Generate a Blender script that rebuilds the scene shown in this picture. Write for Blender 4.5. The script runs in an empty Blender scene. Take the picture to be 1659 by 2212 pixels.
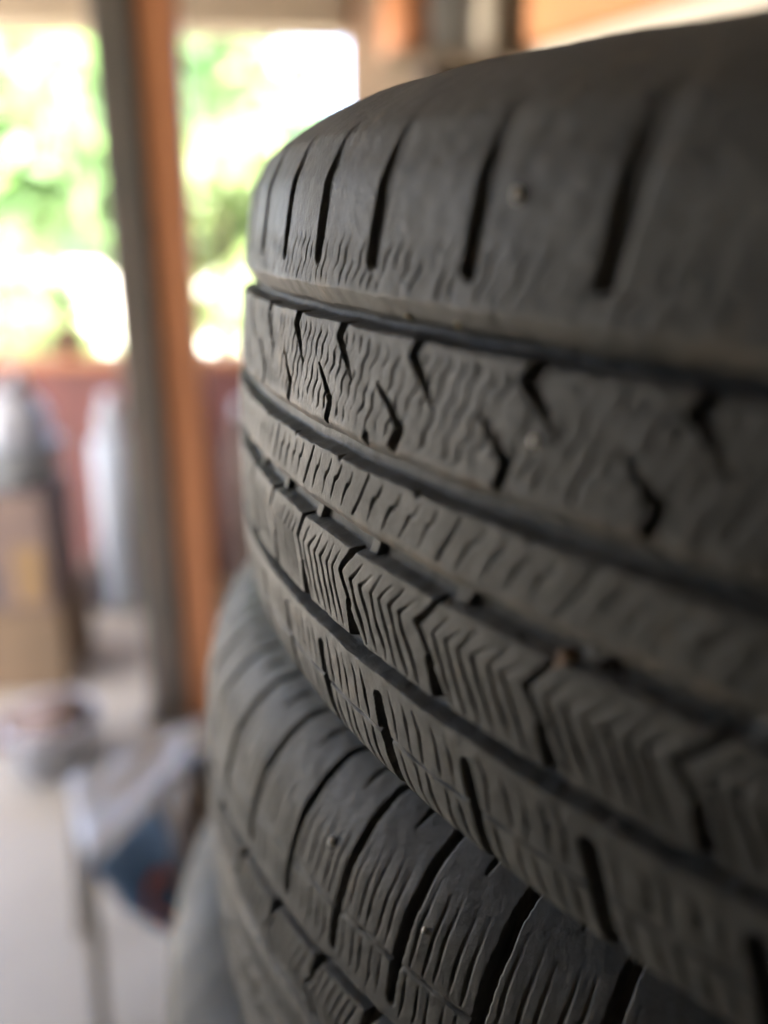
import bpy, math, random
import numpy as np
from mathutils import Matrix, Vector

random.seed(7)
rng = np.random.default_rng(11)
scene = bpy.context.scene
COL = scene.collection
R = math.radians

# ------------------------------------------------------------------ camera
STACK = 7                       # tyres in the stack
GAP = 0.168                     # height of one tyre in the stack
H1 = 0.0835 + GAP * (STACK - 2) + 0.16838   # height of the top tyre's centre
ORIGIN = Vector((0.0, 0.0, H1))
CAM = Vector((-0.29766, -0.30872, 0.06115)) + ORIGIN
FW = Vector((0.091083, 0.949204, -0.301189))
RT = Vector((0.995428, -0.095519, 0.0))
UP = Vector((0.028769, 0.299812, 0.953564))
FPX = 843.8                     # focal length in pixels of the 768 px wide picture
cam = bpy.data.cameras.new('camera')
cam.sensor_fit = 'HORIZONTAL'
cam.sensor_width = 36.0
cam.lens = 36.0 * FPX / 768.0
cam.clip_start = 0.01
cam.clip_end = 500
cam.dof.use_dof = True
cam.dof.focus_distance = 0.188
cam.dof.aperture_fstop = cam.lens / 1000.0 / 0.0076
camera = bpy.data.objects.new('camera', cam)
COL.objects.link(camera)
m = Matrix((( RT.x, UP.x, -FW.x, CAM.x), (RT.y, UP.y, -FW.y, CAM.y), (RT.z, UP.z, -FW.z, CAM.z), (0, 0, 0, 1)))
camera.matrix_world = m
scene.camera = camera

# ------------------------------------------------------------------ light
SUN_EL, SUN_AZ = R(58), R(-150)          # azimuth from +Y towards +X
world = bpy.data.worlds.new('World')
scene.world = world
world.use_nodes = True
nt = world.node_tree
sky = nt.nodes.new('ShaderNodeTexSky')
sky.sky_type = 'NISHITA'
sky.sun_disc = False
sky.sun_elevation = SUN_EL
sky.sun_rotation = SUN_AZ
sky.dust_density = 5.0
sky.ozone_density = 0.35
sky.air_density = 0.62
bg = nt.nodes['Background']
bg.inputs['Strength'].default_value = 0.12
nt.links.new(sky.outputs[0], bg.inputs['Color'])
sun = bpy.data.lights.new('sun', 'SUN')
sun.energy = 5.0
sun.angle = R(0.5)
sun.color = (1.0, 0.95, 0.86)
sun_o = bpy.data.objects.new('sun', sun)
sd = Vector((math.sin(SUN_AZ) * math.cos(SUN_EL), math.cos(SUN_AZ) * math.cos(SUN_EL), math.sin(SUN_EL)))
sun_o.rotation_euler = sd.to_track_quat('Z', 'Y').to_euler()
sun_o.location = (0, 0, 8)
COL.objects.link(sun_o)
vs = scene.view_settings
vs.view_transform = 'Standard'
vs.look = 'None'
vs.exposure = 5.0
vs.gamma = 1.0
vs.use_curve_mapping = False
scene.render.engine = 'CYCLES'
scene.cycles.use_denoising = True
scene.cycles.max_bounces = 8
scene.cycles.diffuse_bounces = 5

# ------------------------------------------------------------------ helpers
def ray(u, v):
    """direction through the point (u, v) of the photograph seen 1659 x 2212"""
    k = 768.0 / 1659.0
    return FW + RT * ((u * k - 384) / FPX) - UP * ((v * k - 512) / FPX)

def on_floor(u, v, z=0.0):
    d = ray(u, v)
    return CAM + d * ((z - CAM.z) / d.z)

def on_y(u, v, y):
    d = ray(u, v)
    return CAM + d * ((y - CAM.y) / d.y)

def mat(name, c1, c2=None, scale=8.0, rough=0.7, bump=0.0, bscale=60.0, spec=0.4, stretch=(1, 1, 1), detail=5.0, lo=0.35, hi=0.65):
    mt = bpy.data.materials.new(name)
    mt.use_nodes = True
    n, l = mt.node_tree.nodes, mt.node_tree.links
    b = n['Principled BSDF']
    b.inputs['Roughness'].default_value = rough
    b.inputs['Specular IOR Level'].default_value = spec
    tc = n.new('ShaderNodeTexCoord')
    mp = n.new('ShaderNodeMapping')
    mp.inputs['Scale'].default_value = stretch
    l.new(tc.outputs['Object'], mp.inputs['Vector'])
    if c2 is None:
        c2 = tuple(x * 0.8 for x in c1)
    nz = n.new('ShaderNodeTexNoise')
    nz.inputs['Scale'].default_value = scale
    nz.inputs['Detail'].default_value = detail
    l.new(mp.outputs[0], nz.inputs['Vector'])
    cr = n.new('ShaderNodeValToRGB')
    cr.color_ramp.elements[0].position = lo
    cr.color_ramp.elements[1].position = hi
    cr.color_ramp.elements[0].color = (*c1, 1)
    cr.color_ramp.elements[1].color = (*c2, 1)
    l.new(nz.outputs['Fac'], cr.inputs['Fac'])
    l.new(cr.outputs[0], b.inputs['Base Color'])
    if bump > 0:
        n2 = n.new('ShaderNodeTexNoise')
        n2.inputs['Scale'].default_value = bscale
        n2.inputs['Detail'].default_value = 6
        l.new(mp.outputs[0], n2.inputs['Vector'])
        bp = n.new('ShaderNodeBump')
        bp.inputs['Strength'].default_value = bump
        bp.inputs['Distance'].default_value = 0.002
        l.new(n2.outputs['Fac'], bp.inputs['Height'])
        l.new(bp.outputs[0], b.inputs['Normal'])
    return mt

def obj(name, verts, faces, material, parent=None, smooth=False):
    me = bpy.data.meshes.new(name)
    me.from_pydata([tuple(v) for v in verts], [], faces)
    me.update()
    if smooth:
        for p in me.polygons:
            p.use_smooth = True
    me.materials.append(material)
    o = bpy.data.objects.new(name, me)
    COL.objects.link(o)
    if parent is not None:
        o.parent = parent
    return o

def empty(name, loc, rz=0.0):
    o = bpy.data.objects.new(name, None)
    o.empty_display_size = 0.05
    o.location = loc
    o.rotation_euler = (0, 0, rz)
    COL.objects.link(o)
    return o

def tag(o, label=None, cat=None, group=None, kind=None):
    if label: o['label'] = label
    if cat: o['category'] = cat
    if group: o['group'] = group
    if kind: o['kind'] = kind
    return o

class MB:
    """collects shapes into one mesh"""
    def __init__(s): s.v, s.f = [], []
    def add(s, v, f):
        k = len(s.v)
        s.v += [tuple(a) for a in v]
        s.f += [tuple(i + k for i in q) for q in f]
        return s
    def box(s, x0, x1, y0, y1, z0, z1, c=0.0):
        if c <= 0:
            v = [(x, y, z) for z in (z0, z1) for y in (y0, y1) for x in (x0, x1)]
            return s.add(v, [(0, 2, 3, 1), (4, 5, 7, 6), (0, 1, 5, 4), (2, 6, 7, 3), (0, 4, 6, 2), (1, 3, 7, 5)])
        # chamfered upright edges and rims
        rings = []
        for z, i in ((z0, c), (z0 + c, 0), (z1 - c, 0), (z1, c)):
            a, b, d, e = x0 + i, x1 - i, y0 + i, y1 - i
            rings.append([(a + c, d, z), (b - c, d, z), (b, d + c, z), (b, e - c, z), (b - c, e, z), (a + c, e, z), (a, e - c, z), (a, d + c, z)])
        v = sum(rings, [])
        f = [tuple(range(7, -1, -1)), tuple(range(24, 32))]
        for k in range(3):
            for j in range(8):
                f.append((k * 8 + j, k * 8 + (j + 1) % 8, k * 8 + 8 + (j + 1) % 8, k * 8 + 8 + j))
        return s.add(v, f)
    def lathe(s, prof, n=28, cx=0, cy=0):
        v, f = [], []
        for r_, z in prof:
            for j in range(n):
                a = 2 * math.pi * j / n
                v.append((cx + r_ * math.cos(a), cy + r_ * math.sin(a), z))
        for k in range(len(prof) - 1):
            for j in range(n):
                f.append((k * n + j, k * n + (j + 1) % n, (k + 1) * n + (j + 1) % n, (k + 1) * n + j))
        return s.add(v, f)
    def tube(s, pts, r0, r1=None, n=8):
        r1 = r0 if r1 is None else r1
        v, f = [], []
        pts = [Vector(p) for p in pts]
        for i, p in enumerate(pts):
            t = (pts[min(i + 1, len(pts) - 1)] - pts[max(i - 1, 0)]).normalized()
            a = t.orthogonal().normalized()
            b = t.cross(a)
            rr = r0 + (r1 - r0) * i / (len(pts) - 1)
            for j in range(n):
                w = 2 * math.pi * j / n
                v.append(p + a * math.cos(w) * rr + b * math.sin(w) * rr)
        for i in range(len(pts) - 1):
            for j in range(n):
                f.append((i * n + j, i * n + (j + 1) % n, (i + 1) * n + (j + 1) % n, (i + 1) * n + j))
        f.append(tuple(range(n - 1, -1, -1)))
        f.append(tuple((len(pts) - 1) * n + j for j in range(n)))
        return s.add(v, f)
    def build(s, name, material, parent=None, smooth=False):
        return obj(name, s.v, s.f, material, parent, smooth)

# ------------------------------------------------------------------ materials
M_floor = mat('pale_floor', (0.37, 0.33, 0.265), (0.43, 0.385, 0.31), 3.0, 0.55, 0.15, 40)
M_plaster = mat('beige_plaster', (0.50, 0.40, 0.30), (0.42, 0.32, 0.24), 4, 0.9, 0.3, 30)
M_blocker = mat('dark_blocker_board', (0.10, 0.085, 0.07), (0.14, 0.115, 0.09), 4, 0.8, 0.2, 20)  # kept dark so the added unseen walls bounce little light
M_ceiling = mat('ceiling_board', (0.20, 0.17, 0.14), (0.26, 0.22, 0.18), 4, 0.8, 0.2, 20)
M_redwall = mat('red_wall_paint', (0.165, 0.06, 0.052), (0.13, 0.055, 0.048), 5, 0.7, 0.2, 40)
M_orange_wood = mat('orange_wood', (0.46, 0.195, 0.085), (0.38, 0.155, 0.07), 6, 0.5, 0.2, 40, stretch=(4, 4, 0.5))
M_rail = mat('orange_paint', (0.62, 0.27, 0.10), (0.54, 0.22, 0.08), 6, 0.5, 0.2, 40)
M_dark_post = mat('dark_post', (0.085, 0.077, 0.063), (0.125, 0.098, 0.078), 5, 0.6, 0.2, 40)
M_beam = mat('beam_wood', (0.24, 0.19, 0.14), (0.30, 0.24, 0.17), 5, 0.7, 0.2, 30, stretch=(0.5, 4, 4))
M_cream = mat('cream_paint', (0.68, 0.62, 0.50), (0.62, 0.56, 0.45), 3, 0.6, 0.1, 30)
M_white = mat('white_plastic', (0.50, 0.51, 0.54), (0.42, 0.43, 0.46), 6, 0.4, 0.05, 30)
M_grey = mat('grey_plastic', (0.30, 0.33, 0.36), (0.36, 0.39, 0.42), 6, 0.5, 0.05, 30)
M_dark = mat('dark_grey_plastic', (0.06, 0.055, 0.06), (0.09, 0.085, 0.09), 6, 0.5, 0.05, 30)
M_dkgrey = mat('mid_grey_plastic', (0.17, 0.165, 0.15), (0.21, 0.20, 0.18), 6, 0.5, 0.05, 30)
M_card = mat('cardboard', (0.20, 0.135, 0.08), (0.16, 0.11, 0.065), 7, 0.85, 0.1, 50)
M_yellow = mat('yellow_plastic', (0.28, 0.18, 0.08), (0.24, 0.15, 0.07), 7, 0.5)
M_pink = mat('pale_pink_cloth', (0.21, 0.15, 0.12), (0.17, 0.12, 0.10), 9, 0.9, 0.2, 40)
M_brown = mat('brown_plastic', (0.10, 0.075, 0.06), (0.13, 0.10, 0.08), 6, 0.5)
M_blue = mat('blue_print', (0.13, 0.25, 0.48), (0.14, 0.27, 0.52), 5, 0.55)
M_redprint = mat('red_print', (0.80, 0.22, 0.09), (0.82, 0.25, 0.10), 5, 0.55)
M_grass = mat('dry_ground', (0.20, 0.185, 0.155), (0.27, 0.25, 0.215), 1.5, 0.9, 0.4, 12)
M_bark = mat('bark', (0.12, 0.085, 0.06), (0.17, 0.13, 0.09), 9, 0.9, 0.5, 30)
M_weather = mat('weathered_board', (0.26, 0.23, 0.19), (0.32, 0.28, 0.23), 6, 0.8, 0.2, 40, stretch=(4, 4, 0.5))
M_lint = mat('pale_lint', (0.85, 0.83, 0.78), (0.78, 0.76, 0.70), 900, 0.9)
M_clay = mat('dry_clay', (0.20, 0.135, 0.085), (0.16, 0.11, 0.07), 900, 0.9)
M_grit = mat('tan_grit', (0.42, 0.34, 0.22), (0.34, 0.27, 0.18), 900, 0.9)

def leaf_mat(name, c1, c2):
    mt = mat(name, c1, c2, 3.0, 0.6, spec=0.3)
    b = mt.node_tree.nodes['Principled BSDF']
    n, l = mt.node_tree.nodes, mt.node_tree.links
    tr = n.new('ShaderNodeBsdfTranslucent')
    tr.inputs['Color'].default_value = (c2[0] * 1.6, c2[1] * 1.7, c2[2] * 1.2, 1)
    mx = n.new('ShaderNodeMixShader')
    mx.inputs[0].default_value = 0.5
    out = n['Material Output']
    l.new(b.outputs[0], mx.inputs[1])
    l.new(tr.outputs[0], mx.inputs[2])
    l.new(mx.outputs[0], out.inputs['Surface'])
    return mt
M_leaf = [leaf_mat('leaf_green', (0.075, 0.14, 0.06), (0.11, 0.18, 0.085)),
          leaf_mat('leaf_yellow_green', (0.12, 0.165, 0.075), (0.155, 0.20, 0.10)),
          leaf_mat('leaf_blue_green', (0.07, 0.13, 0.08), (0.10, 0.17, 0.10))]

def rubber(name, base, dust, brown, amount):
    """worn tread rubber: black rubber, grey road dust in uneven patches, tan soil stains, fine pitted grain"""
    mt = bpy.data.materials.new(name)
    mt.use_nodes = True
    n, l = mt.node_tree.nodes, mt.node_tree.links
    b = n['Principled BSDF']
    b.inputs['Specular IOR Level'].default_value = 0.35
    tc = n.new('ShaderNodeTexCoord')
    def noise(scale, detail=6.0, rough=0.6):
        z = n.new('ShaderNodeTexNoise')
        z.inputs['Scale'].default_value = scale
        z.inputs['Detail'].default_value = detail
        z.inputs['Roughness'].default_value = rough
        l.new(tc.outputs['Object'], z.inputs['Vector'])
        return z
    def ramp(src, p0, p1, c0, c1):
        c = n.new('ShaderNodeValToRGB')
        c.color_ramp.elements[0].position = p0
        c.color_ramp.elements[1].position = p1
        c.color_ramp.elements[0].color = (*c0, 1)
        c.color_ramp.elements[1].color = (*c1, 1)
        l.new(src, c.inputs['Fac'])
        return c
    def mix(f, a, bb):
        x = n.new('ShaderNodeMix')
        x.data_type = 'RGBA'
        l.new(f, x.inputs['Factor'])
        l.new(a, x.inputs['A'])
        l.new(bb, x.inputs['B'])
        return x.outputs['Result']
    big = noise(26.0)
    fine = noise(420.0, 4)
    base_c = ramp(fine.outputs['Fac'], 0.3, 0.7, tuple(x * 0.85 for x in base), tuple(x * 1.15 for x in base))
    dust_c = ramp(fine.outputs['Fac'], 0.3, 0.7, tuple(x * 0.88 for x in dust), tuple(x * 1.1 for x in dust))
    f1 = ramp(big.outputs['Fac'], 0.5 - amount, 0.82 - amount * 0.5, (0, 0, 0), (1, 1, 1))
    c = mix(f1.outputs[0], base_c.outputs[0], dust_c.outputs[0])
    st = noise(55.0, 5)
    f2 = ramp(st.outputs['Fac'], 0.60, 0.76, (0, 0, 0), (0.75, 0.75, 0.75))
    br = n.new('ShaderNodeRGB')
    br.outputs[0].default_value = (*brown, 1)
    c = mix(f2.outputs[0], c, br.outputs[0])
    at = n.new('ShaderNodeAttribute')
    at.attribute_name = 'dust'
    mu = n.new('ShaderNodeMath')
    mu.operation = 'MULTIPLY'
    pat = ramp(st.outputs['Fac'], 0.36, 0.60, (0.1, 0.1, 0.1), (0.85, 0.85, 0.85))
    l.new(at.outputs['Fac'], mu.inputs[0])
    l.new(pat.outputs[0], mu.inputs[1])
    c = mix(mu.outputs[0], c, br.outputs[0])
    l.new(c, b.inputs['Base Color'])
    rr = ramp(big.outputs['Fac'], 0.3, 0.7, (0.55, 0.55, 0.55), (0.75, 0.75, 0.75))
    l.new(rr.outputs[0], b.inputs['Roughness'])
    g1 = noise(900.0, 3, 0.5)
    g2 = noise(220.0, 5, 0.6)
    ad = n.new('ShaderNodeMath')
    ad.operation = 'MULTIPLY_ADD'
    l.new(g2.outputs['Fac'], ad.inputs[0])
    ad.inputs[1].default_value = 2.5
    l.new(g1.outputs['Fac'], ad.inputs[2])
    bp = n.new('ShaderNodeBump')
    bp.inputs['Strength'].default_value = 0.35
    bp.inputs['Distance'].default_value = 0.0004
    l.new(ad.outputs[0], bp.inputs['Height'])
    l.new(bp.outputs[0], b.inputs['Normal'])
    return mt
M_rub1 = rubber('worn_tread_rubber', (0.057, 0.057, 0.051), (0.103, 0.101, 0.090), (0.150, 0.120, 0.083), 0.10)
M_rub2 = rubber('worn_tread_rubber_darker', (0.053, 0.053, 0.048), (0.098, 0.096, 0.087), (0.135, 0.112, 0.080), 0.08)

# ------------------------------------------------------------------ the setting: floor, ground, ceiling
FRONT = 2.57                    # the low wall with the openings
gx, gy = 60.0, 60.0
tag(obj('ground', [(-gx, -30, -0.12), (gx, -30, -0.12), (gx, gy, -0.12), (-gx, gy, -0.12)], [(0, 1, 2, 3)], M_grass), kind='structure')
tag(MB().box(-2.3, 2.2, -2.4, FRONT + 0.2, -0.119, 0.0).build('floor', M_floor), kind='structure')
tag(MB().box(-3.5, 2.35, -2.6, FRONT + 0.35, 2.30, 2.42).build('ceiling', M_ceiling), kind='structure')  # left overhang added out of view to shade the tyres from high sky

# ------------------------------------------------------------------ tyres
PITCH = 27.0                    # nominal tread pitch in millimetres
CUR = 0.8952
TR = 0.32                       # radius over the crown

def make_profile(top, bottom):
    """closed outer outline (z, r) from the lower bead over the tread to the upper bead"""
    crown = [(z, TR - CUR * z * z) for z in np.linspace(-0.056, 0.056, 41)]
    pts = [(-z, r) for z, r in bottom[::-1]] + crown + list(top)
    pts = np.array(pts)
    d = np.r_[0, np.cumsum(np.hypot(*np.diff(pts, axis=0).T))]
    # smooth resample
    w = np.linspace(0, d[-1], 2400)
    z = np.interp(w, d, pts[:, 0]); r = np.interp(w, d, pts[:, 1])
    k = np.hanning(61); k /= k.sum()
    zp = np.r_[2 * z[0] - z[30:0:-1], z, 2 * z[-1] - z[-2:-32:-1]]
    rp = np.r_[2 * r[0] - r[30:0:-1], r, 2 * r[-1] - r[-2:-32:-1]]
    z, r = np.convolve(zp, k, 'valid'), np.convolve(rp, k, 'valid')
    d = np.r_[0, np.cumsum(np.hypot(np.diff(z), np.diff(r)))]
    d -= np.interp(0.0, z[600:1800], d[600:1800])
    return d, z, r

FULL = [(0.0655, 0.3130), (0.0715, 0.3060), (0.0770, 0.2980), (0.0808, 0.2890), (0.0828, 0.2790), (0.0832, 0.2680),
        (0.0815, 0.2550), (0.0755, 0.2430), (0.0670, 0.2330), (0.0600, 0.2250), (0.0560, 0.2150), (0.0550, 0.2050)]
FLAT = [(0.0640, 0.3158), (0.0695, 0.3135), (0.0712, 0.3060), (0.0716, 0.2930), (0.0718, 0.2800), (0.0714, 0.2680),
        (0.0705, 0.2550), (0.0680, 0.2430), (0.0640, 0.2330), (0.0600, 0.2250), (0.0560, 0.2150), (0.0550, 0.2050)]
WT = 0.104                      # the tread and its shoulders run to this distance from the centre line

# tread features in (x, w) millimetres: points of a cut, its width and depth at each point
def cut(pts, wd, dp): return [(p[0], p[1], w, d) for p, w, d in zip(pts, wd, dp)]

def tread_features(slant):
    F = {'lat1': [], 'rib2': [], 'lat4': [], 'lat5': [], 'sipe': []}
    # upper shoulder: wide cuts that stop short of the first groove
    F['lat1'] += [cut([(0, 40.3), (0.8, 50), (1.6, 58), (2.0, 64), (2.4, 72)], [3.6, 3.8, 4.0, 4.2, 4.4], [1.5, 1.4, 1.0, 0.4, 0.0])]
    # second rib: kinked cuts from both sides
    F['rib2'] += [cut([(18.6, 28.5), (16.0, 24.4), (19.5, 20.4), (22.9, 16.2)], [2.7, 2.5, 1.6, 0.5], [3.2, 3.0, 2.0, 0.5])]
    F['rib2'] += [cut([(6.4, 17.4), (10.4, 13.8), (14.0, 10.2), (12.5, 6.3)], [0.5, 1.3, 2.2, 2.2], [0.6, 1.8, 2.8, 2.6])]
    # narrow centre rib: slanting sipes, straight and stepped
    for i, x in enumerate((1.0, 6.6, 12.0, 17.4, 22.6)):
        if i == 0:
            F['sipe'] += [cut([(x + 4.6, -1.4), (x + 2.2, -6), (x - 0.6, -11.2)], [0.5, 0.65, 0.5], [0.7, 0.9, 0.6])]
        else:
            F['sipe'] += [cut([(x + 4.2, -2.2), (x + 2.7, -5.2), (x + 1.5, -5.9), (x + 0.9, -7.0), (x - 0.7, -11.0)], [0.35, 0.6, 0.8, 0.6, 0.35], [0.25, 0.65, 0.75, 0.65, 0.25])]
    # fourth rib: blocks parted by a chevron, nested chevron sipes
    F['lat4'] += [cut([(3.2, -16.8), (-4.5, -26.0), (0.7, -32.4)], [1.4, 1.1, 0.9], [3.0, 2.6, 2.2])]
    F['lat4'] += [cut([(-0.6, -32.2), (1.4, -36.4), (4.2, -41.5)], [1.2, 2.8, 4.4], [2.2, 3.4, 3.8])]
    for i, x in enumerate((3.9, 7.5, 11.1, 14.6, 18.1, 21.4)):
        t = (-21.2, -22.0, -20.8, -21.6, -20.9, -21.8)[i]
        F['sipe'] += [cut([(x + 0.8, t), (x - 3.6, -26.4), (x - 1.4, -31), (x + 0.6, -34.5), (x + 3.0, -38.8)], [0.4, 0.7, 0.75, 0.75, 0.4], [0.25, 0.75, 0.85, 0.85, 0.3])]
    # lower shoulder: wide slanting cuts that run out over the edge, fine sipes, a thin running sipe
    s = slant
    F['lat5'] += [cut([(10.8, -49.6), (10.8 + 0.52 * s, -60), (10.8 + s, -69.5), (11.3 + s, -77), (13 + s, -85), (16.5 + s, -91), (18.0 + s, -101)],
                      [2.9, 3.0, 3.2, 3.0, 2.6, 2.2, 1.8], [3.8, 4.0, 3.8, 3.0, 2.2, 1.6, 0.6])]
    F['lat5'] += [cut([(26.5 + s, -81), (27.5 + s, -86), (31.5 + s, -92)], [0.8, 1.8, 0.8], [0.3, 1.6, 0.2])]
    for i in range(5):
        x = 10.8 + 4.3 * (i + 1) + (0.4 if i % 2 else -0.2)
        F['sipe'] += [cut([(x - 0.6, -46.2 - 0.5 * (i % 2)), (x + 0.18 * s, -50.5), (x + 0.26 * s, -53), (x + 0.42 * s, -56.6)], [0.35, 0.65, 0.65, 0.4], [0.2, 0.6, 0.6, 0.25])]
        x += 0.3 + 0.5 * s
        F['sipe'] += [cut([(x, -58.6), (x + 0.14 * s, -61.5), (x + 0.22 * s, -64), (x + 0.45 * s, -69), (x + 0.5 * s, -76)], [0.4, 0.7, 0.7, 0.6, 0.35], [0.25, 0.65, 0.65, 0.4, 0.0])]
    F['run'] = [cut([(-1, -57.7), (13.5, -57.4), (28, -57.7)], [0.55, 0.7, 0.55], [0.9, 1.1, 0.9])]
    return F

def sm(a, b, x):
    t = np.clip((x - a) / (b - a), 0, 1)
    return t * t * (3 - 2 * t)

def cuts_depth(F, x, w, soft):
    out = np.zeros_like(x)
    for c in F:
        for a, b in zip(c[:-1], c[1:]):
            lo, hi = min(a[1], b[1]) - 4, max(a[1], b[1]) + 4
            rows = np.where((w[:, 0] > lo) & (w[:, 0] < hi))[0]
            if len(rows) == 0:
                continue
            r0, r1 = rows[0], rows[-1] + 1
            xx, ww = x[r0:r1], w[r0:r1]
            for sh in (-PITCH, 0.0, PITCH, -2 * PITCH):
                ax, bx = a[0] + sh, b[0] + sh
                if max(ax, bx) < -5 or min(ax, bx) > PITCH + 5:
                    continue
                dx, dw = bx - ax, b[1] - a[1]
                t = np.clip(((xx - ax) * dx + (ww - a[1]) * dw) / (dx * dx + dw * dw), 0, 1)
                d = np.hypot(xx - ax - t * dx, ww - a[1] - t * dw)
                wd = a[2] + (b[2] - a[2]) * t
                dp = a[3] + (b[3] - a[3]) * t
                out[r0:r1] = np.maximum(out[r0:r1], dp * (1 - sm(wd * 0.5 - soft, wd * 0.5 + soft, d)))
    return out

def groove_depth(w, pts):
    return np.interp(w, [p[0] for p in pts], [p[1] for p in pts])
# running grooves: (w, depth) with their sloping upper lips
G1 = [(27.2, 0), (27.8, 4.2), (28.4, 5.0), (29.3, 5.0), (29.9, 4.4), (30.4, 3.0), (33.4, 0.4), (33.9, 0.0)]
G2 = [(-0.6, 0), (0.1, 3.0), (0.6, 3.6), (2.9, 3.6), (3.4, 3.0), (3.9, 1.5), (5.4, 0.25), (5.9, 0.0)]
G3 = [(-19.0, 0), (-18.3, 3.0), (-17.8, 3.6), (-15.6, 3.6), (-15.1, 3.0), (-14.6, 1.6), (-12.9, 0.25), (-12.3, 0.0)]
G4 = [(-43.9, 0), (-43.2, 3.4), (-42.7, 4.0), (-40.8, 4.0), (-40.2, 3.4), (-39.6, 0)]
LIPS = ((30.2, 33.9), (3.7, 6.2), (-14.8, -12.0))

def polyx(c, w):
    c = sorted(c, key=lambda q: q[1])
    return np.interp(w, [q[1] for q in c], [q[0] for q in c])

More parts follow.
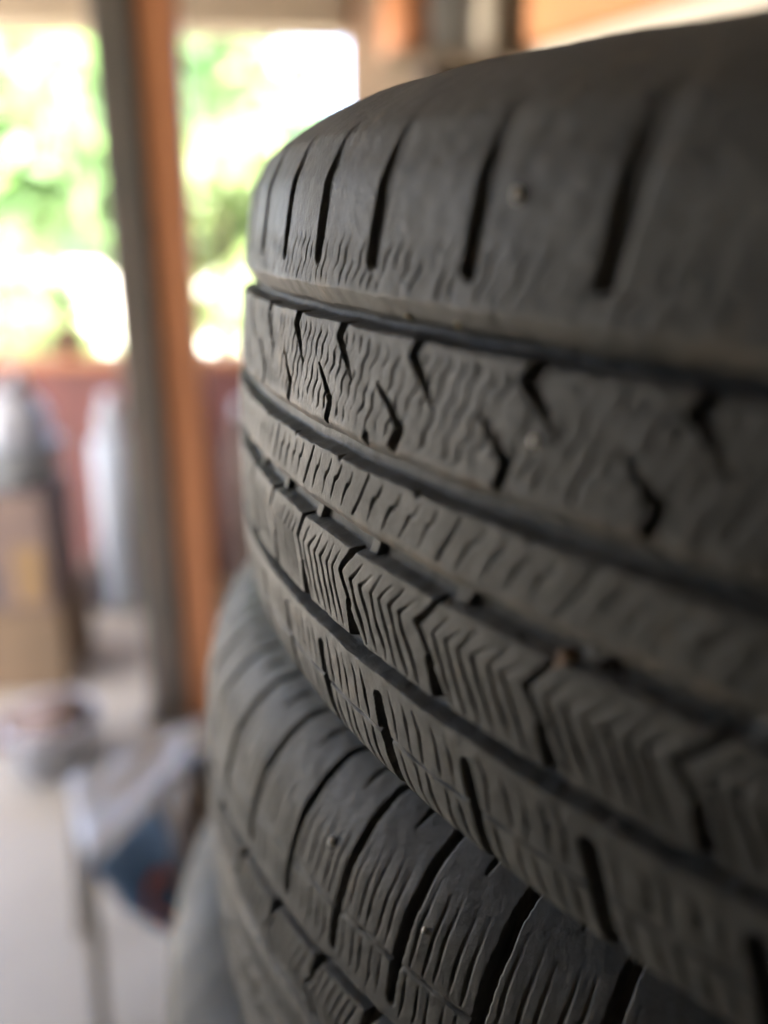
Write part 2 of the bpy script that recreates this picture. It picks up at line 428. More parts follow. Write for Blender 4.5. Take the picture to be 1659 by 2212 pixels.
def make_tyre(name, matrix, label, zones, prof, bounds, rubber_mat, slant=6.5, mirror=False, seed=0, blocks=True, lift=(0.0, 0.0)):
    """zones: (theta0, theta1, columns, rows); bounds: the pitch boundaries in degrees, one full turn"""
    root = bpy.data.objects.new(name, None)
    root.empty_display_size = 0.05
    root.matrix_world = matrix
    COL.objects.link(root)
    tag(root, label, 'tyre', 'tyres stacked in a pile')
    pd, pz, pr = prof
    F = tread_features(slant)
    nb = len(bounds) - 1
    rs = np.random.default_rng(seed)
    ph = rs.uniform(0, 6.28, 12)
    def lifted(a, z):     # the upper side pressed down on the right by the tyre above, free on the left
        return (lift[0] + (lift[1] - lift[0]) * (0.5 + 0.5 * np.cos(a - R(205)))) * sm(0.045, 0.080, z)
    wl_, an_, ph2 = rs.uniform(1.6, 9.0, 14), rs.uniform(0, 3.14, 14), rs.uniform(0, 6.28, 14)
    wear = rs.uniform(0.85, 1.15, nb + 1)
    store = {}
    for (t0, t1, nc, nr) in zones:
        th = np.linspace(t0, t1, nc + 1)
        wm = np.linspace(-WT, WT, nr + 1)
        Th, Wm = np.meshgrid(th, wm)
        wloc = (-Wm if mirror else Wm) * 1000.0          # pattern coordinate
        # wobble so that no two cuts are alike
        wob = 0.30 * np.sin(Th * 1.7 + ph[0] + wloc * 0.09) + 0.16 * np.sin(Th * 3.9 + ph[1] - wloc * 0.21) + 0.06 * np.sin(Th * 2.1 + wloc * 0.8 + ph[2])
        if mirror:
            wob = wob * 0.4
        T = (Th - bounds[0]) % 360.0 + bounds[0]
        k = np.clip(np.searchsorted(bounds, T, side='right') - 1, 0, nb - 1)
        x0 = (T - bounds[k]) / (bounds[k + 1] - bounds[k]) * PITCH
        x = x0 + wob
        w = wloc + 0.16 * np.sin(Th * 1.3 + ph[3]) + 0.06 * np.sin(Th * 5.7 + ph[4])
        res = max(np.radians(t1 - t0) * TR * 1000 / nc, 2 * WT * 1000 / nr)
        soft = max(0.21, res * 0.6)
        lat1 = cuts_depth(F['lat1'], x, wloc, max(soft, 0.75))
        lat4 = cuts_depth(F['lat4'], x, wloc, soft)
        lat5 = cuts_depth(F['lat5'], x, wloc, soft)
        rib2 = cuts_depth(F['rib2'], x, wloc, soft)
        sip = cuts_depth(F['sipe'], x, wloc, soft) * (wear[k] * (0.85 + 0.25 * np.sin(Th * 1.9 + wloc * 0.11 + ph[5])))
        # worn-down wavy sipes: zigzag ripples that come and go
        zig = np.abs((wloc / 5.2 + 0.15 * np.sin(Th * 0.8)) % 1.0 - 0.5) * 2.6
        rip = np.sin(6.283 * (x0 - 0.36 * wloc + 0.7 * zig + 0.25 * np.sin(Th * 1.4 + ph[9]) + 0.12 * np.sin(Th * 3.1 + wloc * 0.35 + ph[10])) / 3.375)
        msk = np.zeros_like(x)
        for q_ in range(6):
            msk += np.sin(6.283 / (wl_[q_] * 0.9 + 3.5) * (Th * 5.585 * math.cos(an_[q_] + 1) + wloc * math.sin(an_[q_] + 1)) + ph2[q_])
        msk = (0.65 + 0.25 * msk).clip(0.2, 1.1)
        band = sm(6.5, 9.0, wloc) * (1 - sm(24.0, 26.6, wloc)) + 0.8 * sm(33.8, 36.0, wloc) * (1 - sm(41.0, 47.0, wloc))
        mot = 0.42 * sm(0.62, 1.0, rip) * msk * band
        sip = np.maximum(sip, mot)
        if res > 1.0:
            sip *= 0.4
        run = cuts_depth(F['run'], x, wloc, soft) * (0.75 + 0.3 * np.sin(Th * 3.1 + ph[6]))
        g = np.maximum.reduce([groove_depth(w, G1), groove_depth(w, G2), groove_depth(w, G4)])
        g3 = groove_depth(w, G3)
        tie = sm(3.8, 4.6, x - 0.5 * (w + 17)) * (1 - sm(7.2, 8.2, x - 0.5 * (w + 17)))    # rubber bridges in the third groove
        g3 = np.minimum(g3, 3.6 - 1.5 * tie)
        # small nicks along the groove lips
        nick = 0.9 * np.exp(-((x - 3.6) / 0.7) ** 2) * np.exp(-((w - 5.6) / 1.4) ** 2) * 3.2 * (k % 3 == 1)
        nick += 1.6 * np.exp(-(((x - 20.5) / 0.6) ** 2)) * np.exp(-((w + 0.4) / 0.8) ** 2)
        deep = np.maximum(g, g3)
        dep = np.maximum.reduce([deep, lat1, lat4, lat5, rib2, sip, run, nick])
        # rounded, worn block edges and gentle unevenness
        und = 0.04 * np.sin(Th * 1.3 + wloc * 0.12 + ph[7]) + 0.03 * np.sin(Th * 4.7 - wloc * 0.31 + ph[8])
        for q_ in range(14):
            lam, dr_ = wl_[q_], an_[q_]
            und += 0.009 * np.sin(6.283 / lam * (Th * 5.585 * math.cos(dr_) + wloc * math.sin(dr_)) + ph2[q_])
        und += 0.12 * sm(66, 76, np.abs(wloc)) * np.sin(Th * 0.9 + ph[11])
        dust = np.zeros_like(x)
        for lo_, hi_ in LIPS:
            dust = np.maximum(dust, (0.3 if lo_ > 20 else 0.8) * sm(lo_ - 0.5, lo_ + 0.4, w) * (1 - sm(hi_ - 0.6, hi_ + 1.2, w)))
        dust = dust * (0.25 + 0.75 * sm(0.2, 0.8, msk)) + 0.5 * sm(0.6, 1.1, msk) * sm(0.4, 1.6, rib2 + lat4)
        D = (dep + und) / 1000.0
        # onto the outline
        zz = np.interp(wm, pd, pz); rr = np.interp(wm, pd, pr)
        dz = np.gradient(zz); dr = np.gradient(rr)
        L = np.hypot(dz, dr); nz_, nr_ = -dr / L, dz / L
        Z = zz[:, None] - nz_[:, None] * D + lifted(np.radians(Th), zz[:, None])
        Rr = rr[:, None] - nr_[:, None] * D
        a = np.radians(Th)
        P = np.stack([Rr * np.cos(a), Rr * np.sin(a), Z], -1)
        Nn = np.cross(np.gradient(P, axis=1), np.gradient(P, axis=0))
        Nn /= np.linalg.norm(Nn, axis=-1, keepdims=True) + 1e-12
        # which part each face belongs to
        c = lambda A: A[:-1, :-1]
        wl, xx, kk = c(wloc), c(x), c(k)
        lab = np.full(wl.shape, -1, dtype=np.int64)      # -1: tread base
        isdeep = c(np.maximum(g, g3)) > 1.7
        def pid(curve):
            xs = xx - polyx(curve, wl)
            return (kk + np.floor(xs / PITCH).astype(np.int64)) % nb
        if blocks:
            one = 1000 + pid(F['lat1'][0]); four = 4000 + pid(F['lat4'][0] + F['lat4'][1][1:]); five = 5000 + pid(F['lat5'][0])
        else:
            one, four, five = 1000, 4000, 5000
        lab = np.where(wl > 28.4, one, lab)
        lab = np.where((wl <= 28.4) & (wl > 1.6), 2000, lab)
        lab = np.where((wl <= 1.6) & (wl > -17.2), 3000, lab)
        lab = np.where((wl <= -17.2) & (wl > -41.6), four, lab)
        lab = np.where(wl <= -41.6, five, lab)
        lab = np.where(isdeep | (c(lat1) > 1.0) | (c(lat4) > 1.6) | (c(lat5) > 1.6), -1, lab)
        nR, nC = lab.shape
        ii = np.arange(nR)[:, None] * (nC + 1) + np.arange(nC)[None, :]
        quad = np.stack([ii, ii + 1, ii + nC + 2, ii + nC + 1], -1).reshape(-1, 4)
        lf = lab.reshape(-1)
        order = np.argsort(lf, kind='stable')
        keys, st = np.unique(lf[order], return_index=True)
        st = np.r_[st, len(order)]
        Pf, Nf, Df = P.reshape(-1, 3), Nn.reshape(-1, 3), dust.reshape(-1)
        for i_, key in enumerate(keys):
            q = quad[order[st[i_]:st[i_ + 1]]]
            u_, inv = np.unique(q, return_inverse=True)
            store.setdefault(int(key), []).append((Pf[u_], Nf[u_], inv.reshape(-1, 4), Df[u_]))
    NAMES = {-1: 'tread_base', 1: 'shoulder_lug', 2: 'tread_rib', 3: 'tread_rib', 4: 'tread_block', 5: 'shoulder_lug'}
    for key, chunks in store.items():
        nm = NAMES[key if key < 0 else key // 1000]
        if not blocks and key > 0:
            nm = 'tread_rib'
        off, V, N, Q, DU = 0, [], [], [], []
        for v_, n_, q_, d_ in chunks:
            DU.append(d_); V.append(v_); N.append(n_); Q.append(q_ + off); off += len(v_)
        V, N, Q = np.concatenate(V), np.concatenate(N), np.concatenate(Q)
        me = bpy.data.meshes.new(nm)
        me.vertices.add(len(V)); me.loops.add(Q.size); me.polygons.add(len(Q))
        me.vertices.foreach_set('co', V.astype(np.float32).ravel())
        me.loops.foreach_set('vertex_index', Q.astype(np.int32).ravel())
        me.polygons.foreach_set('loop_start', np.arange(0, Q.size, 4, dtype=np.int32))
        me.polygons.foreach_set('use_smooth', np.ones(len(Q), dtype=bool))
        me.update(calc_edges=True)
        me.normals_split_custom_set_from_vertices(N.astype(np.float32))
        at_ = me.attributes.new('dust', 'FLOAT', 'POINT')
        at_.data.foreach_set('value', np.concatenate(DU).astype(np.float32))
        me.materials.append(rubber_mat)
        o = bpy.data.objects.new(nm, me)
        COL.objects.link(o)
        o.parent = root
    # side walls with raised rings, beads and the hollow inside
    def revolve(nm, line, n=160, smooth=True):
        line = np.array(line)
        a = np.linspace(0, 2 * np.pi, n, endpoint=False)
        V = np.stack([line[:, 1][:, None] * np.cos(a), line[:, 1][:, None] * np.sin(a), line[:, 0][:, None] + lifted(a[None, :], line[:, 0][:, None])], -1).reshape(-1, 3)
        f = []
        for i in range(len(line) - 1):
            for j in range(n):
                f.append((i * n + j, i * n + (j + 1) % n, (i + 1) * n + (j + 1) % n, (i + 1) * n + j))
        return obj(nm, V, f, rubber_mat, root, smooth)
    wend = pd[-1]; wbeg = pd[0]
    ws = np.linspace(WT - 0.0005, wend, 40)
    ring = lambda q: 0.0007 * (np.exp(-((q - WT - 0.008) / 0.0012) ** 2) + np.exp(-((q - WT - 0.03) / 0.0014) ** 2) + np.exp(-((q - WT - 0.036) / 0.0014) ** 2))
    up = [(float(np.interp(q, pd, pz)) + ring(q), float(np.interp(q, pd, pr))) for q in ws]
    ws2 = np.linspace(-WT + 0.0005, wbeg, 40)
    dn = [(float(np.interp(q, pd, pz)) - ring(-q), float(np.interp(q, pd, pr))) for q in ws2]
    revolve('sidewall', up)
    revolve('sidewall', dn[::-1])
    revolve('bead', [(up[-1][0], up[-1][1]), (up[-1][0] - 0.006, 0.2015), (up[-1][0] - 0.016, 0.201), (up[-1][0] - 0.019, 0.206)])
    revolve('bead', [(dn[-1][0] + 0.019, 0.206), (dn[-1][0] + 0.016, 0.201), (dn[-1][0] + 0.006, 0.2015), (dn[-1][0], dn[-1][1])])
    zi = up[-1][0] - 0.019
    inner = [(zi, 0.206), (zi + 0.008, 0.222), (0.060, 0.245), (0.063, 0.270), (0.058, 0.292), (0.045, 0.303), (0.0, 0.306),
             (-0.045, 0.303), (-0.058, 0.292), (-0.062, 0.270), (-0.058, 0.245), (-zi - 0.008, 0.222), (-zi, 0.206)]
    revolve('inner_liner', inner, 96)
    return root

def pitch_bounds(anchor, seed):
    """pitch boundaries of a full turn, starting from the ones read off the photograph"""
    rs = np.random.default_rng(seed)
    left = 360.0 - (anchor[-1] - anchor[0])
    n = int(round(left / 4.75))
    seq = rs.choice([4.3, 4.75, 5.2], n)
    seq = seq / seq.sum() * left
    return np.r_[np.array(anchor), anchor[-1] + np.cumsum(seq)]

def mat4(rows, off):
    mm = Matrix([list(rows[i]) + [off[i]] for i in range(3)] + [[0, 0, 0, 1]])
    return mm

W1 = [[0.997709, 0.000245, 0.067649], [0.000245, 0.999974, -0.007227], [-0.067649, 0.007227, 0.997683]]
M2 = [[0.99992, -0.001688, -0.012509], [0.001954, 0.999772, 0.021257], [0.01247, -0.021279, 0.999696]]
OFF2 = Vector((-0.02497, 0.04288, -0.16838)) + ORIGIN
OFF3 = OFF2 + Vector((-0.032, 0.020, -GAP))
P_top = make_profile(FULL, FLAT)
P_full = make_profile(FULL, FULL)
B1 = pitch_bounds([188.3, 192.71, 197.12, 201.25, 205.74, 211.04, 216.14, 221.2, 226.0], 1)
B2 = pitch_bounds([195.6, 200.7, 205.8, 210.6, 214.8, 219.2, 224.0], 2)
I3 = [[1, 0, 0], [0, 1, 0], [0, 0, 1]]
tyre1 = make_tyre('tyre', mat4(W1, ORIGIN), 'uppermost tyre of the stack, tilted, filling the right of the picture',
                  [(187, 226, 760, 680), (150, 187, 220, 220), (226, 262, 220, 220), (262, 510, 700, 140)],
                  P_top, B1, M_rub1, 6.5, False, 3)
tyre2 = make_tyre('tyre', mat4(M2, OFF2), 'second tyre from the top, jutting out left beneath the uppermost one',
                  [(182, 228, 600, 520), (150, 182, 160, 180), (228, 262, 160, 180), (262, 510, 600, 120)],
                  P_full, B2, M_rub2, 3.2, True, 5, lift=(-0.007, 0.014))
tyre3 = make_tyre('tyre', mat4(I3, OFF3), 'third tyre down, blurred dark edge at the lower left of the stack',
                  [(150, 262, 420, 200), (262, 510, 400, 110)], P_full, pitch_bounds([190.0, 194.8], 4), M_rub2, 6.5, False, 8)
low = make_tyre('tyre', mat4(I3, OFF3 + Vector((0.03, -0.02, -GAP))), 'tyre hidden low in the stack, fourth from the top',
                [(0, 360, 700, 110)], P_full, pitch_bounds([190.0, 194.8], 6), M_rub2, 6.5, False, 9, blocks=False)
shift = [(0.01, 0.015), (-0.015, 0.0), (0.0, 0.01)]
for i in range(STACK - 4):
    c = low.copy()
    COL.objects.link(c)
    c.matrix_world = mat4(I3, OFF3 + Vector((0.03 + shift[i][0], -0.02 + shift[i][1], -GAP * (i + 2))))
    c['label'] = 'tyre hidden low in the stack, %s from the top' % ('fifth', 'sixth', 'seventh and lowest')[i]
    for ch in list(low.children):
        d = ch.copy(); COL.objects.link(d); d.parent = c

# specks of lint and grit that cling to the treads
def tyre_point(mm, th, z, lift=0.0004):
    a = R(th); r_ = float(np.interp(z, P_full[1][700:1700], P_full[2][700:1700])) + lift
    return mm @ Vector((r_ * math.cos(a), r_ * math.sin(a), z))
def speck(nm, label, cat, p, sx, sy, sz, material, seed):
    rs = random.Random(seed)
    b = MB(); v, f = [], []
    n, k = 10, 6
    for i in range(k + 1):
        for j in range(n):
            t, a = math.pi * i / k, 2 * math.pi * j / n
            q = 1 + rs.uniform(-0.2, 0.2)
            v.append((p.x + sx * q * math.sin(t) * math.cos(a), p.y + sy * q * math.sin(t) * math.sin(a), p.z + sz * q * math.cos(t)))
    for i in range(k):
        for j in range(n):
            f.append((i * n + j, i * n + (j + 1) % n, (i + 1) * n + (j + 1) % n, (i + 1) * n + j))
    o = b.add(v, f).build(nm, material, None, True)
    tag(o, label, cat, None)
    return o

T1, T2 = mat4(W1, ORIGIN), mat4(M2, OFF2)
speck('lint_speck', 'white lint speck on the smooth upper shoulder of the uppermost tyre', 'lint', tyre_point(T1, 212.58, 0.0518, 0.0002), 0.0010, 0.0010, 0.0012, M_lint, 1)
speck('lint_speck', 'tiny white lint speck on the wide wavy rib of the uppermost tyre', 'lint', tyre_point(T1, 214.58, 0.0154, 0.0001), 0.0007, 0.0007, 0.0008, M_lint, 2)
speck('grit_grain', 'pale grit grain in the first groove of the uppermost tyre, left of its twin', 'grit', tyre_point(T1, 207.72, 0.0308, -0.0032), 0.0012, 0.0012, 0.0008, M_grit, 3)
speck('grit_grain', 'yellowish grit grain in the first groove of the uppermost tyre, right of its twin', 'grit', tyre_point(T1, 210.38, 0.0309, -0.0034), 0.0015, 0.0015, 0.0009, M_grit, 4)
speck('clay_lump', 'orange brown clay lump bridging a groove on the uppermost tyre', 'clay', tyre_point(T1, 216.45, -0.0200, -0.0022), 0.0022, 0.0022, 0.0030, M_clay, 5)
speck('lint_speck', 'cream lint flake on the second tyre, near its wide shoulder cuts', 'lint', tyre_point(T2, 210.9, 0.0665) + Vector((0, 0, 0.0085)), 0.0009, 0.0009, 0.0015, M_lint, 6)
speck('lint_speck', 'small cream lint speck low on the second tyre, further right and darker', 'lint', tyre_point(T2, 217.9, 0.0650) + Vector((0, 0, 0.0080)), 0.0007, 0.0007, 0.0008, M_lint, 7)

# ------------------------------------------------------------------ the porch beyond the tyres
Y = FRONT
xl = -2.3
z_sill = on_y(480, 768, Y).z
z_head = on_y(400, 62, Y).z
x_jamb = on_y(752, 300, Y).x
lw = empty('low_wall', (0, Y, 0))
MB().box(xl, x_jamb, 0, 0.14, 0, z_sill - 0.035).build('wall_body', M_redwall, lw)
MB().box(xl, x_jamb, -0.025, 0.165, z_sill - 0.033, z_sill, 0.006).build('coping', M_orange_wood, lw)
tag(lw, 'low red wall with wooden sill under the bright openings', 'wall')
fw_ = empty('front_wall', (0, Y, 0))
MB().box(x_jamb + 0.002, 2.2, 0, 0.16, 0, 2.298).build('wall_body', M_plaster, fw_)
tag(fw_, 'beige plaster wall right of the bright openings', 'wall')
bm = empty('roof_beam', (0, Y, z_head))
MB().box(xl, x_jamb, -0.03, 0.16, 0, 0.22, 0.008).build('beam', M_beam, bm)
MB().box(xl, x_jamb, 0.02, 0.12, 0.222, 2.298 - z_head).build('fascia', M_beam, bm)
tag(bm, 'brown timber beam across the top of the bright openings', 'beam')

# post: dark shaft with an orange-brown board on its right flank
pb = on_floor(372, 1562)
def on_line(u, v): return on_y(u, v, pb.y)
zt = 2.298
xa, xb_, xc = on_line(306, 1300).x, on_line(384, 1300).x, on_line(464, 1300).x
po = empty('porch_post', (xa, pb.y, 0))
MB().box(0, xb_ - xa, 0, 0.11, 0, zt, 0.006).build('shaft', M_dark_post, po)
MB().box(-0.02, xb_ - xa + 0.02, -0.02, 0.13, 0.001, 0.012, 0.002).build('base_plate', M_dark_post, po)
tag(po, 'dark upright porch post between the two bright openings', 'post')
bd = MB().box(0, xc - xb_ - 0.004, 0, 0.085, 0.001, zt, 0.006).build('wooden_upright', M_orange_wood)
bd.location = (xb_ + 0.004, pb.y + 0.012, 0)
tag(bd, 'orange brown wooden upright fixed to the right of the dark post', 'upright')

# cream partition with an orange timber rail, behind the tyre top on the right
c0 = CAM + ray(1160, 104) * 1.55
d1 = ray(1480, 0)
c1 = CAM + d1 * ((c0.z - CAM.z) / d1.z)
az = math.atan2(c0.x - c1.x, c0.y - c1.y)
part = empty('partition', (c0.x, c0.y, 0), -az)
zc = c0.z
MB().box(0.0, 0.03, -1.6, 0.0, 0.0, zc).build('panel', M_cream, part)
MB().box(-0.03, 0.05, -1.6, 0.0, zc + 0.002, zc + 0.16, 0.006).build('rail', M_rail, part)
tag(part, 'cream board partition topped by an orange timber rail', 'partition')

# shelf on the beige wall with a few dim things
sz = on_y(900, 128, Y - 0.1).z
sh = empty('wall_shelf', (x_jamb + 0.1, Y - 0.002, sz))
MB().box(0, 1.3, -0.22, 0, -0.022, 0, 0.003).build('board', M_beam, sh)
for bx in (0.12, 1.1):
    MB().box(bx, bx + 0.025, -0.18, 0, -0.14, -0.024).build('bracket', M_dark, sh)
tag(sh, 'brown shelf on the beige wall behind the uppermost tyre', 'shelf')
def shelf_x(u): return on_y(u, 60, Y - 0.1).x
b = empty('tin', (shelf_x(878), Y - 0.11, sz + 0.001))
MB().lathe([(0, 0), (0.072, 0), (0.074, 0.004), (0.074, 0.17), (0.070, 0.175), (0, 0.175)]).build('can', M_orange_wood, b, True)
MB().lathe([(0, 0.176), (0.06, 0.176), (0.062, 0.19), (0, 0.192)]).build('lid', M_grey, b, True)
tag(b, 'dull orange round tin on the shelf by the window jamb', 'tin')
b = empty('storage_box', (shelf_x(962), Y - 0.12, sz + 0.001))
MB().box(-0.055, 0.055, -0.07, 0.07, 0, 0.19, 0.006).build('box_body', M_dkgrey, b)
MB().box(-0.06, 0.06, -0.075, 0.075, 0.192, 0.215, 0.004).build('lid', M_dkgrey, b)
tag(b, 'grey lidded box on the shelf, between tin and bottle', 'box')
b = empty('bottle', (shelf_x(1046), Y - 0.16, sz + 0.001))
MB().lathe([(0, 0), (0.045, 0), (0.047, 0.01), (0.047, 0.17), (0.02, 0.21), (0.018, 0.235), (0, 0.235)]).build('body', M_cream, b, True)
MB().lathe([(0, 0.236), (0.022, 0.236), (0.022, 0.262), (0, 0.262)]).build('cap', M_white, b, True)
tag(b, 'pale cream bottle on the shelf above the tyre edge', 'bottle')

# grey weathered board leaning in the left opening
p0, p1 = on_floor(110, 1090), on_y(-60, 420, Y - 0.04)
d = (p1 - p0); L = d.length
lb = MB().box(-0.05, 0.05, -0.012, 0.012, 0, L, 0.003).build('leaning_board', M_weather)
lb.matrix_world = Matrix.Translation(p0) @ d.to_track_quat('Z', 'X').to_matrix().to_4x4()
tag(lb, 'weathered grey board leaning in the left opening', 'board')

# jerrycan and bottle before the low wall
yy = Y - 0.22
def wall_thing(u, v, y): return on_y(u, v, y)
def canister(u0, u1, vtop, y, name, label, body, cap, cat):
    a, b_ = on_y(u0, vtop, y), on_y(u1, vtop, y)
    h, w = a.z, b_.x - a.x
    e = empty(name, ((a.x + b_.x) / 2, y, 0))
    MB().box(-w / 2, w / 2, -w * 0.32, w * 0.32, 0.0, h * 0.82, w * 0.16).build('body', body, e, True)
    MB().box(-w * 0.30, w * 0.30, -w * 0.2, w * 0.2, h * 0.821, h * 0.93, w * 0.1).build('shoulder', body, e, True)
    MB().lathe([(0, h * 0.931), (w * 0.17, h * 0.931), (w * 0.17, h), (0, h)], 20).build('cap', cap, e, True)
    MB().tube([(w * 0.24, 0, h * 0.86), (w * 0.34, 0, h * 0.96), (w * 0.42, 0, h * 0.9), (w * 0.44, 0, h * 0.78)], w * 0.06).build('handle', body, e, True)
    tag(e, label, cat)
canister(186, 276, 850, yy, 'canister', 'tall pale grey canister before the red wall, left of the post', M_grey, M_white, 'canister')
canister(478, 560, 868, yy, 'canister', 'pale pinkish canister between the wooden upright and the tyres', M_pink, M_white, 'canister')

# dark box added to stand for the shade under the wall
a, b_ = on_floor(262, 1330), on_floor(352, 1330)
e = empty('shade_box', ((a.x + b_.x) / 2 - 0.02, a.y + 0.12, 0))
MB().box(-0.16, 0.16, -0.09, 0.09, 0, 0.14, 0.008).build('body', M_dark, e)
MB().box(-0.163, 0.163, -0.093, 0.093, 0.142, 0.19, 0.012).build('lid', M_brown, e)
MB().tube([(-0.07, 0, 0.19), (-0.06, 0, 0.225), (0.06, 0, 0.225), (0.07, 0, 0.19)], 0.009).build('handle', M_dark, e, True)
tag(e, 'dark low box standing in for shade at the foot of the red wall', 'shade_box')

# pile at the left edge: boxes, basin, bucket
def floor_x(u, y): 
    q = on_floor(u, 1500); return on_y(u, 1400, y).x
yb = on_floor(60, 1500).y
def zz_at(v, y): return on_y(60, v, y).z
z1, z2 = zz_at(1330, yb), zz_at(1075, yb)
cx = on_y(35, 1300, yb).x
e = empty('cardboard_box', (cx, yb + 0.16, 0))
MB().box(-0.19, 0.105, -0.15, 0.15, 0, z1, 0.004).build('carton', M_card, e)
MB().box(-0.188, -0.02, -0.148, 0.148, z1 + 0.001, z1 + 0.006).build('flap', M_card, e)
MB().box(-0.016, 0.103, -0.148, 0.148, z1 + 0.001, z1 + 0.006).build('flap', M_card, e)
tag(e, 'large tan cardboard box at the left edge, lowest of the pile', 'box')
e = empty('carton', (cx - 0.02, yb + 0.15, z1 + 0.007))
MB().box(-0.15, 0.11, -0.13, 0.13, 0, z2 - z1 - 0.01, 0.004).build('carton_body', M_pink, e)
MB().box(0.02, 0.09, -0.1325, -0.1305, 0.02, (z2 - z1) * 0.55).build('sticker', M_yellow, e)
MB().box(-0.12, -0.03, -0.1325, -0.1305, 0.01, (z2 - z1) * 0.4).build('vent_slot', M_dark, e)
tag(e, 'pinkish carton with yellow sticker, on the large cardboard box', 'carton')
z3 = z2 + 0.002
e = empty('basin', (cx, yb + 0.15, z3))
hb = zz_at(985, yb) - z3
MB().lathe([(0, 0), (0.09, 0), (0.115, hb), (0.12, hb), (0.12, hb + 0.008), (0.108, hb + 0.008), (0.086, 0.01), (0, 0.01)]).build('bowl', M_grey, e, True)
tag(e, 'grey round basin on the pinkish carton', 'basin')
e = empty('white_bag', (cx + 0.005, yb + 0.15, z3 + 0.012))
hb2 = zz_at(862, yb) - z3
v, f = [], []
n, k = 22, 12
for i in range(k + 1):
    for j in range(n):
        t, a_ = math.pi * i / k, 2 * math.pi * j / n
        q = 1 + 0.07 * math.sin(5 * a_ + 3 * t) + 0.05 * math.sin(9 * a_ - 4 * t)
        v.append((0.085 * q * math.sin(t) * math.cos(a_), 0.085 * q * math.sin(t) * math.sin(a_), hb2 * 0.5 + hb2 * 0.5 * q * -math.cos(t)))
for i in range(k):
    for j in range(n):
        f.append((i * n + j, i * n + (j + 1) % n, (i + 1) * n + (j + 1) % n, (i + 1) * n + j))
o = obj('bag_body', v, f, M_white, e, True)
MB().tube([(0, 0, hb2 * 0.98), (0.01, 0, hb2 * 1.05), (0.035, 0.01, hb2 * 1.09)], 0.012, 0.018).build('knot', M_white, e, True)
tag(e, 'bright white bulging bag in the grey basin', 'bag')
e0 = on_floor(95, 1705)
e = empty('bucket', (e0.x, e0.y + 0.11, 0))
hb = on_y(95, 1545, e0.y + 0.11).z
MB().lathe([(0, 0), (0.085, 0), (0.108, hb - 0.01), (0.114, hb - 0.008), (0.114, hb), (0.104, hb), (0.083, 0.008), (0, 0.008)]).build('pail', M_white, e, True)
MB().tube([(-0.11, 0, hb - 0.02), (-0.10, -0.05, hb - 0.07), (-0.04, -0.105, hb - 0.11), (0.04, -0.105, hb - 0.11), (0.10, -0.05, hb - 0.07), (0.11, 0, hb - 0.02)], 0.003).build('handle', M_grey, e, True)
tag(e, 'white bucket on the floor at the left edge', 'bucket')
e = empty('cloth', (e0.x - 0.03, e0.y + 0.11, hb))
v, f = [], []
n = 14
for i in range(n):
    for j in range(n):
        x_, y_ = (i / (n - 1) - 0.5) * 0.2, (j / (n - 1) - 0.5) * 0.2
        v.append((x_, y_, 0.03 + 0.015 * math.sin(30 * x_) + 0.012 * math.sin(37 * y_ + 1) - 2.0 * (x_ * x_ + y_ * y_)))
for i in range(n - 1):
    for j in range(n - 1):
        f.append((i * n + j, i * n + n + j, i * n + n + j + 1, i * n + j + 1))
o = obj('cloth', [(a[0] + e0.x - 0.03, a[1] + e0.y + 0.11, a[2] + hb - 0.01) for a in v], f, M_pink, None, True)
bpy.data.objects.remove(e)
o.modifiers.new('thickness', 'SOLIDIFY').thickness = 0.006
tag(o, 'pinkish cloth heaped on the white bucket', 'cloth')

# low fabric stool: pale seat, blue side flap with a red-orange print, thin legs; a brown jug before it
SZ = 0.30
A_, B_, D_, C_ = on_floor(150, 1700, SZ), on_floor(450, 1556, SZ), on_floor(185, 1870, SZ), on_floor(372, 1676, SZ)
P1, P2 = on_floor(255, 1950, 0.19), on_floor(392, 2035, 0.09)
e = empty('stool', (A_.x, A_.y, 0))
def sp(i, j):
    q = (A_ * (1 - i) + B_ * i) * (1 - j) + (D_ * (1 - i) + C_ * i) * j - A_
    return (q.x, q.y)
def fabric(name, fn, nu, nv, material, th=0.006):
    v, f = [], []
    for i in range(nu + 1):
        for j in range(nv + 1):
            v.append(fn(i / nu, j / nv))
    for i in range(nu):
        for j in range(nv):
            f.append((i * (nv + 1) + j, (i + 1) * (nv + 1) + j, (i + 1) * (nv + 1) + j + 1, i * (nv + 1) + j + 1))
    o = obj(name, v, f, material, e, True)
    o.modifiers.new('thickness', 'SOLIDIFY').thickness = th
    return o
fabric('seat', lambda i, j: (*sp(i, j), SZ - 0.03 * math.sin(math.pi * i) * math.sin(math.pi * j) + 0.004 * math.sin(17 * i + 9 * j)), 14, 12, M_white, 0.012)
nrm = (C_ - D_).cross(Vector((0, 0, 1))).normalized()
def flap(i, j, out=0.0):
    q = (D_ * (1 - i) + C_ * i) * (1 - j) + (P1 * (1 - i) + P2 * i) * j - Vector((A_.x, A_.y, 0))
    q = q + nrm * (0.008 * math.sin(math.pi * j) + 0.004 * math.sin(11 * i) * j + out + 0.006)
    return (q.x, q.y, q.z - 0.004)
fl = fabric('side_flap', flap, 16, 8, M_blue, 0.004)
v, f = [], []
K = 22
for q in range(K + 1):
    t = R(50) + R(260) * q / K
    for rr_ in (0.55, 1.0):
        i, j = 0.60 + 0.22 * rr_ * math.cos(t), 0.72 + 0.24 * rr_ * math.sin(t)
        v.append(flap(i, j, 0.006))
for q in range(K):
    f.append((2 * q, 2 * q + 1, 2 * q + 3, 2 * q + 2))
obj('print_mark', v, f, M_redprint, fl)
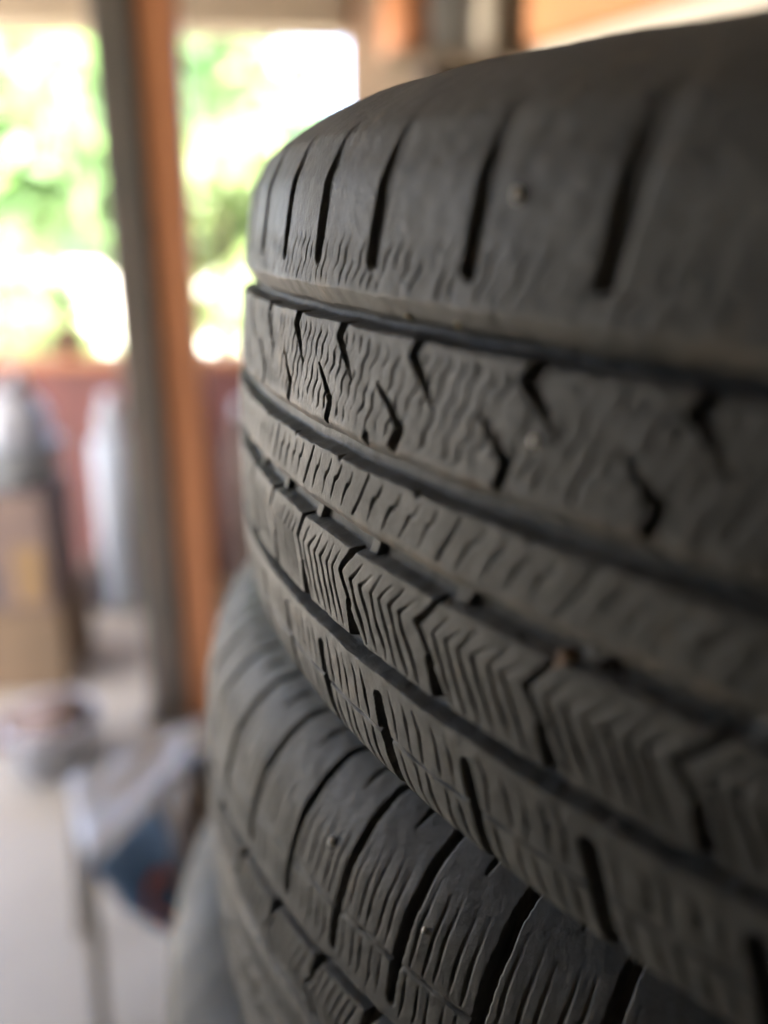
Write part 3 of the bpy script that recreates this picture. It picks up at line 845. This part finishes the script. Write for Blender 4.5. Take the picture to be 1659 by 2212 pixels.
for (i, j) in ((0.03, 0.03), (0.97, 0.03), (0.97, 0.97), (0.03, 0.97)):
    x0_, y0_ = sp(i, j)
    x1_, y1_ = sp(0.5 + (i - 0.5) * 1.15, 0.5 + (j - 0.5) * 1.15)
    MB().tube([(x0_, y0_, SZ - 0.004), ((x0_ + x1_) / 2, (y0_ + y1_) / 2, SZ * 0.5), (x1_, y1_, 0.001)], 0.010).build('leg', M_weather, e, True)
tag(e, 'low stool with pale seat and blue side flap with red print', 'stool')
jx = on_y(424, 1660, 0.80)
e = empty('jug', (jx.x, 0.80, 0))
hj = on_y(408, 1640, 0.80).z
MB().lathe([(0, 0), (0.040, 0), (0.046, 0.012), (0.046, hj * 0.80), (0.042, hj * 0.87), (0.024, hj * 0.92), (0.022, hj * 0.95), (0, hj * 0.95)]).build('body', M_brown, e, True)
MB().lathe([(0, hj * 0.951), (0.026, hj * 0.951), (0.026, hj), (0, hj)]).build('cap', M_dark, e, True)
MB().tube([(-0.022, 0, hj * 0.93), (-0.05, 0, hj * 0.91), (-0.06, 0, hj * 0.82), (-0.044, 0, hj * 0.74)], 0.007).build('handle', M_brown, e, True)
tag(e, 'tall dark brown jug on the floor between stool and tyre stack', 'jug')

# unseen walls added to block light from behind and beside the camera
wb = MB().box(-2.0, 2.35, -2.6, -2.42, -0.1, 2.298).build('back_blocker', M_blocker)
tag(wb, 'added dark board wall behind the camera, unseen, blocking light', 'wall')
wr = MB().box(2.2, 2.35, -2.41, Y + 0.16, -0.1, 2.298).build('side_blocker', M_blocker)
tag(wr, 'added dark board wall on the right, unseen, blocking light', 'wall')

wl2 = MB().box(-2.14, -2.0, -2.6, 0.55, -0.1, 2.298).build('side_blocker', M_blocker)
tag(wl2, 'added dark board wall left of the camera, unseen, blocking light', 'wall')

# ------------------------------------------------------------------ trees outside
def tree(x, y, h, rx, rz, leaf, label, n=2600, seed=0, trunk_h=None, size=0.10):
    rs = np.random.default_rng(seed)
    e = empty('leafy_tree', (x, y, -0.12))
    th = trunk_h or h * 0.45
    tb = MB()
    tb.tube([(0, 0, 0), (0.04, 0.02, th * 0.5), (-0.03, 0.03, th), (0.02, 0, h * 0.8)], 0.09 * h / 4, 0.02, 9)
    for i in range(6):
        a = i * 1.05 + seed
        z0 = th * (0.7 + 0.1 * i)
        tb.tube([(0, 0, z0), (rx * 0.35 * math.cos(a), rx * 0.35 * math.sin(a), z0 + rz * 0.25), (rx * 0.7 * math.cos(a), rx * 0.7 * math.sin(a), z0 + rz * 0.55)], 0.035 * h / 4, 0.008, 6)
    tb.build('trunk', M_bark, e, True)
    nc = 24
    cl = rs.normal(0, 1, (nc, 3)); cl /= np.linalg.norm(cl, axis=1)[:, None]
    cl *= rs.uniform(0.35, 1.0, (nc, 1)) ** 0.6
    cc = cl * np.array([rx, rx, rz]) + np.array([0, 0, h - rz])
    idx = rs.integers(0, nc, n := int(n * 0.85))
    P = cc[idx] + rs.normal(0, 1, (n, 3)) * np.array([rx, rx, rz]) * 0.13
    u = rs.normal(0, 1, (n, 3)); u /= np.linalg.norm(u, axis=1)[:, None]
    w = rs.normal(0, 1, (n, 3)); w -= (w * u).sum(1)[:, None] * u; w /= np.linalg.norm(w, axis=1)[:, None]
    s = rs.uniform(0.6, 1.3, (n, 1)) * size
    V = np.stack([P - u * s, P + w * s * 0.45, P + u * s, P - w * s * 0.45], 1).reshape(-1, 3)
    obj('crown', V, [(4 * i, 4 * i + 1, 4 * i + 2, 4 * i + 3) for i in range(n)], M_leaf[leaf], e)
    tag(e, label, 'tree', 'trees outside the porch')
tree(-1.35, 5.2, 3.0, 0.8, 1.0, 0, 'green tree filling the upper part of the left opening', 3000, 1)
tree(-0.72, 4.6, 1.9, 0.42, 0.6, 1, 'yellow green bushy tree beside the dark post in the left opening', 2200, 2, size=0.07)
tree(-0.55, 6.6, 2.9, 0.6, 0.9, 2, 'pale green tree behind the left half of the right opening', 2600, 3)
tree(-2.6, 8.0, 4.2, 1.3, 1.5, 2, 'taller green tree far behind the left opening', 3000, 4, size=0.14)

tree(-1.55, 4.3, 1.35, 0.42, 0.5, 1, 'low yellow green shrub at the left side of the left opening', 1500, 7, 0.4, 0.06)
tree(-0.35, 4.2, 1.25, 0.30, 0.42, 1, 'low yellow green shrub seen just right of the wooden upright', 1200, 8, 0.4, 0.06)
pp = on_y(150, 768, Y + 0.06)
e = empty('potted_plant', (pp.x, Y + 0.06, z_sill + 0.001))
MB().lathe([(0, 0), (0.035, 0), (0.048, 0.075), (0.054, 0.076), (0.054, 0.09), (0.044, 0.09), (0.042, 0.07), (0, 0.07)], 20).build('pot', M_redwall, e, True)
MB().tube([(0, 0, 0.07), (0.004, 0, 0.12), (-0.003, 0, 0.17)], 0.006, 0.004).build('stem', M_bark, e, True)
rs = np.random.default_rng(5)
n = 120
P = rs.normal(0, 1, (n, 3)) * np.array([0.030, 0.030, 0.035]) + np.array([0, 0, 0.20])
u = rs.normal(0, 1, (n, 3)); u /= np.linalg.norm(u, axis=1)[:, None]
w_ = rs.normal(0, 1, (n, 3)); w_ -= (w_ * u).sum(1)[:, None] * u; w_ /= np.linalg.norm(w_, axis=1)[:, None]
V = np.stack([P - u * 0.022, P + w_ * 0.010, P + u * 0.022, P - w_ * 0.010], 1).reshape(-1, 3)
obj('foliage', V, [(4 * i, 4 * i + 1, 4 * i + 2, 4 * i + 3) for i in range(n)], M_leaf[0], e)
tag(e, 'small potted plant on the wooden sill of the left opening', 'plant')
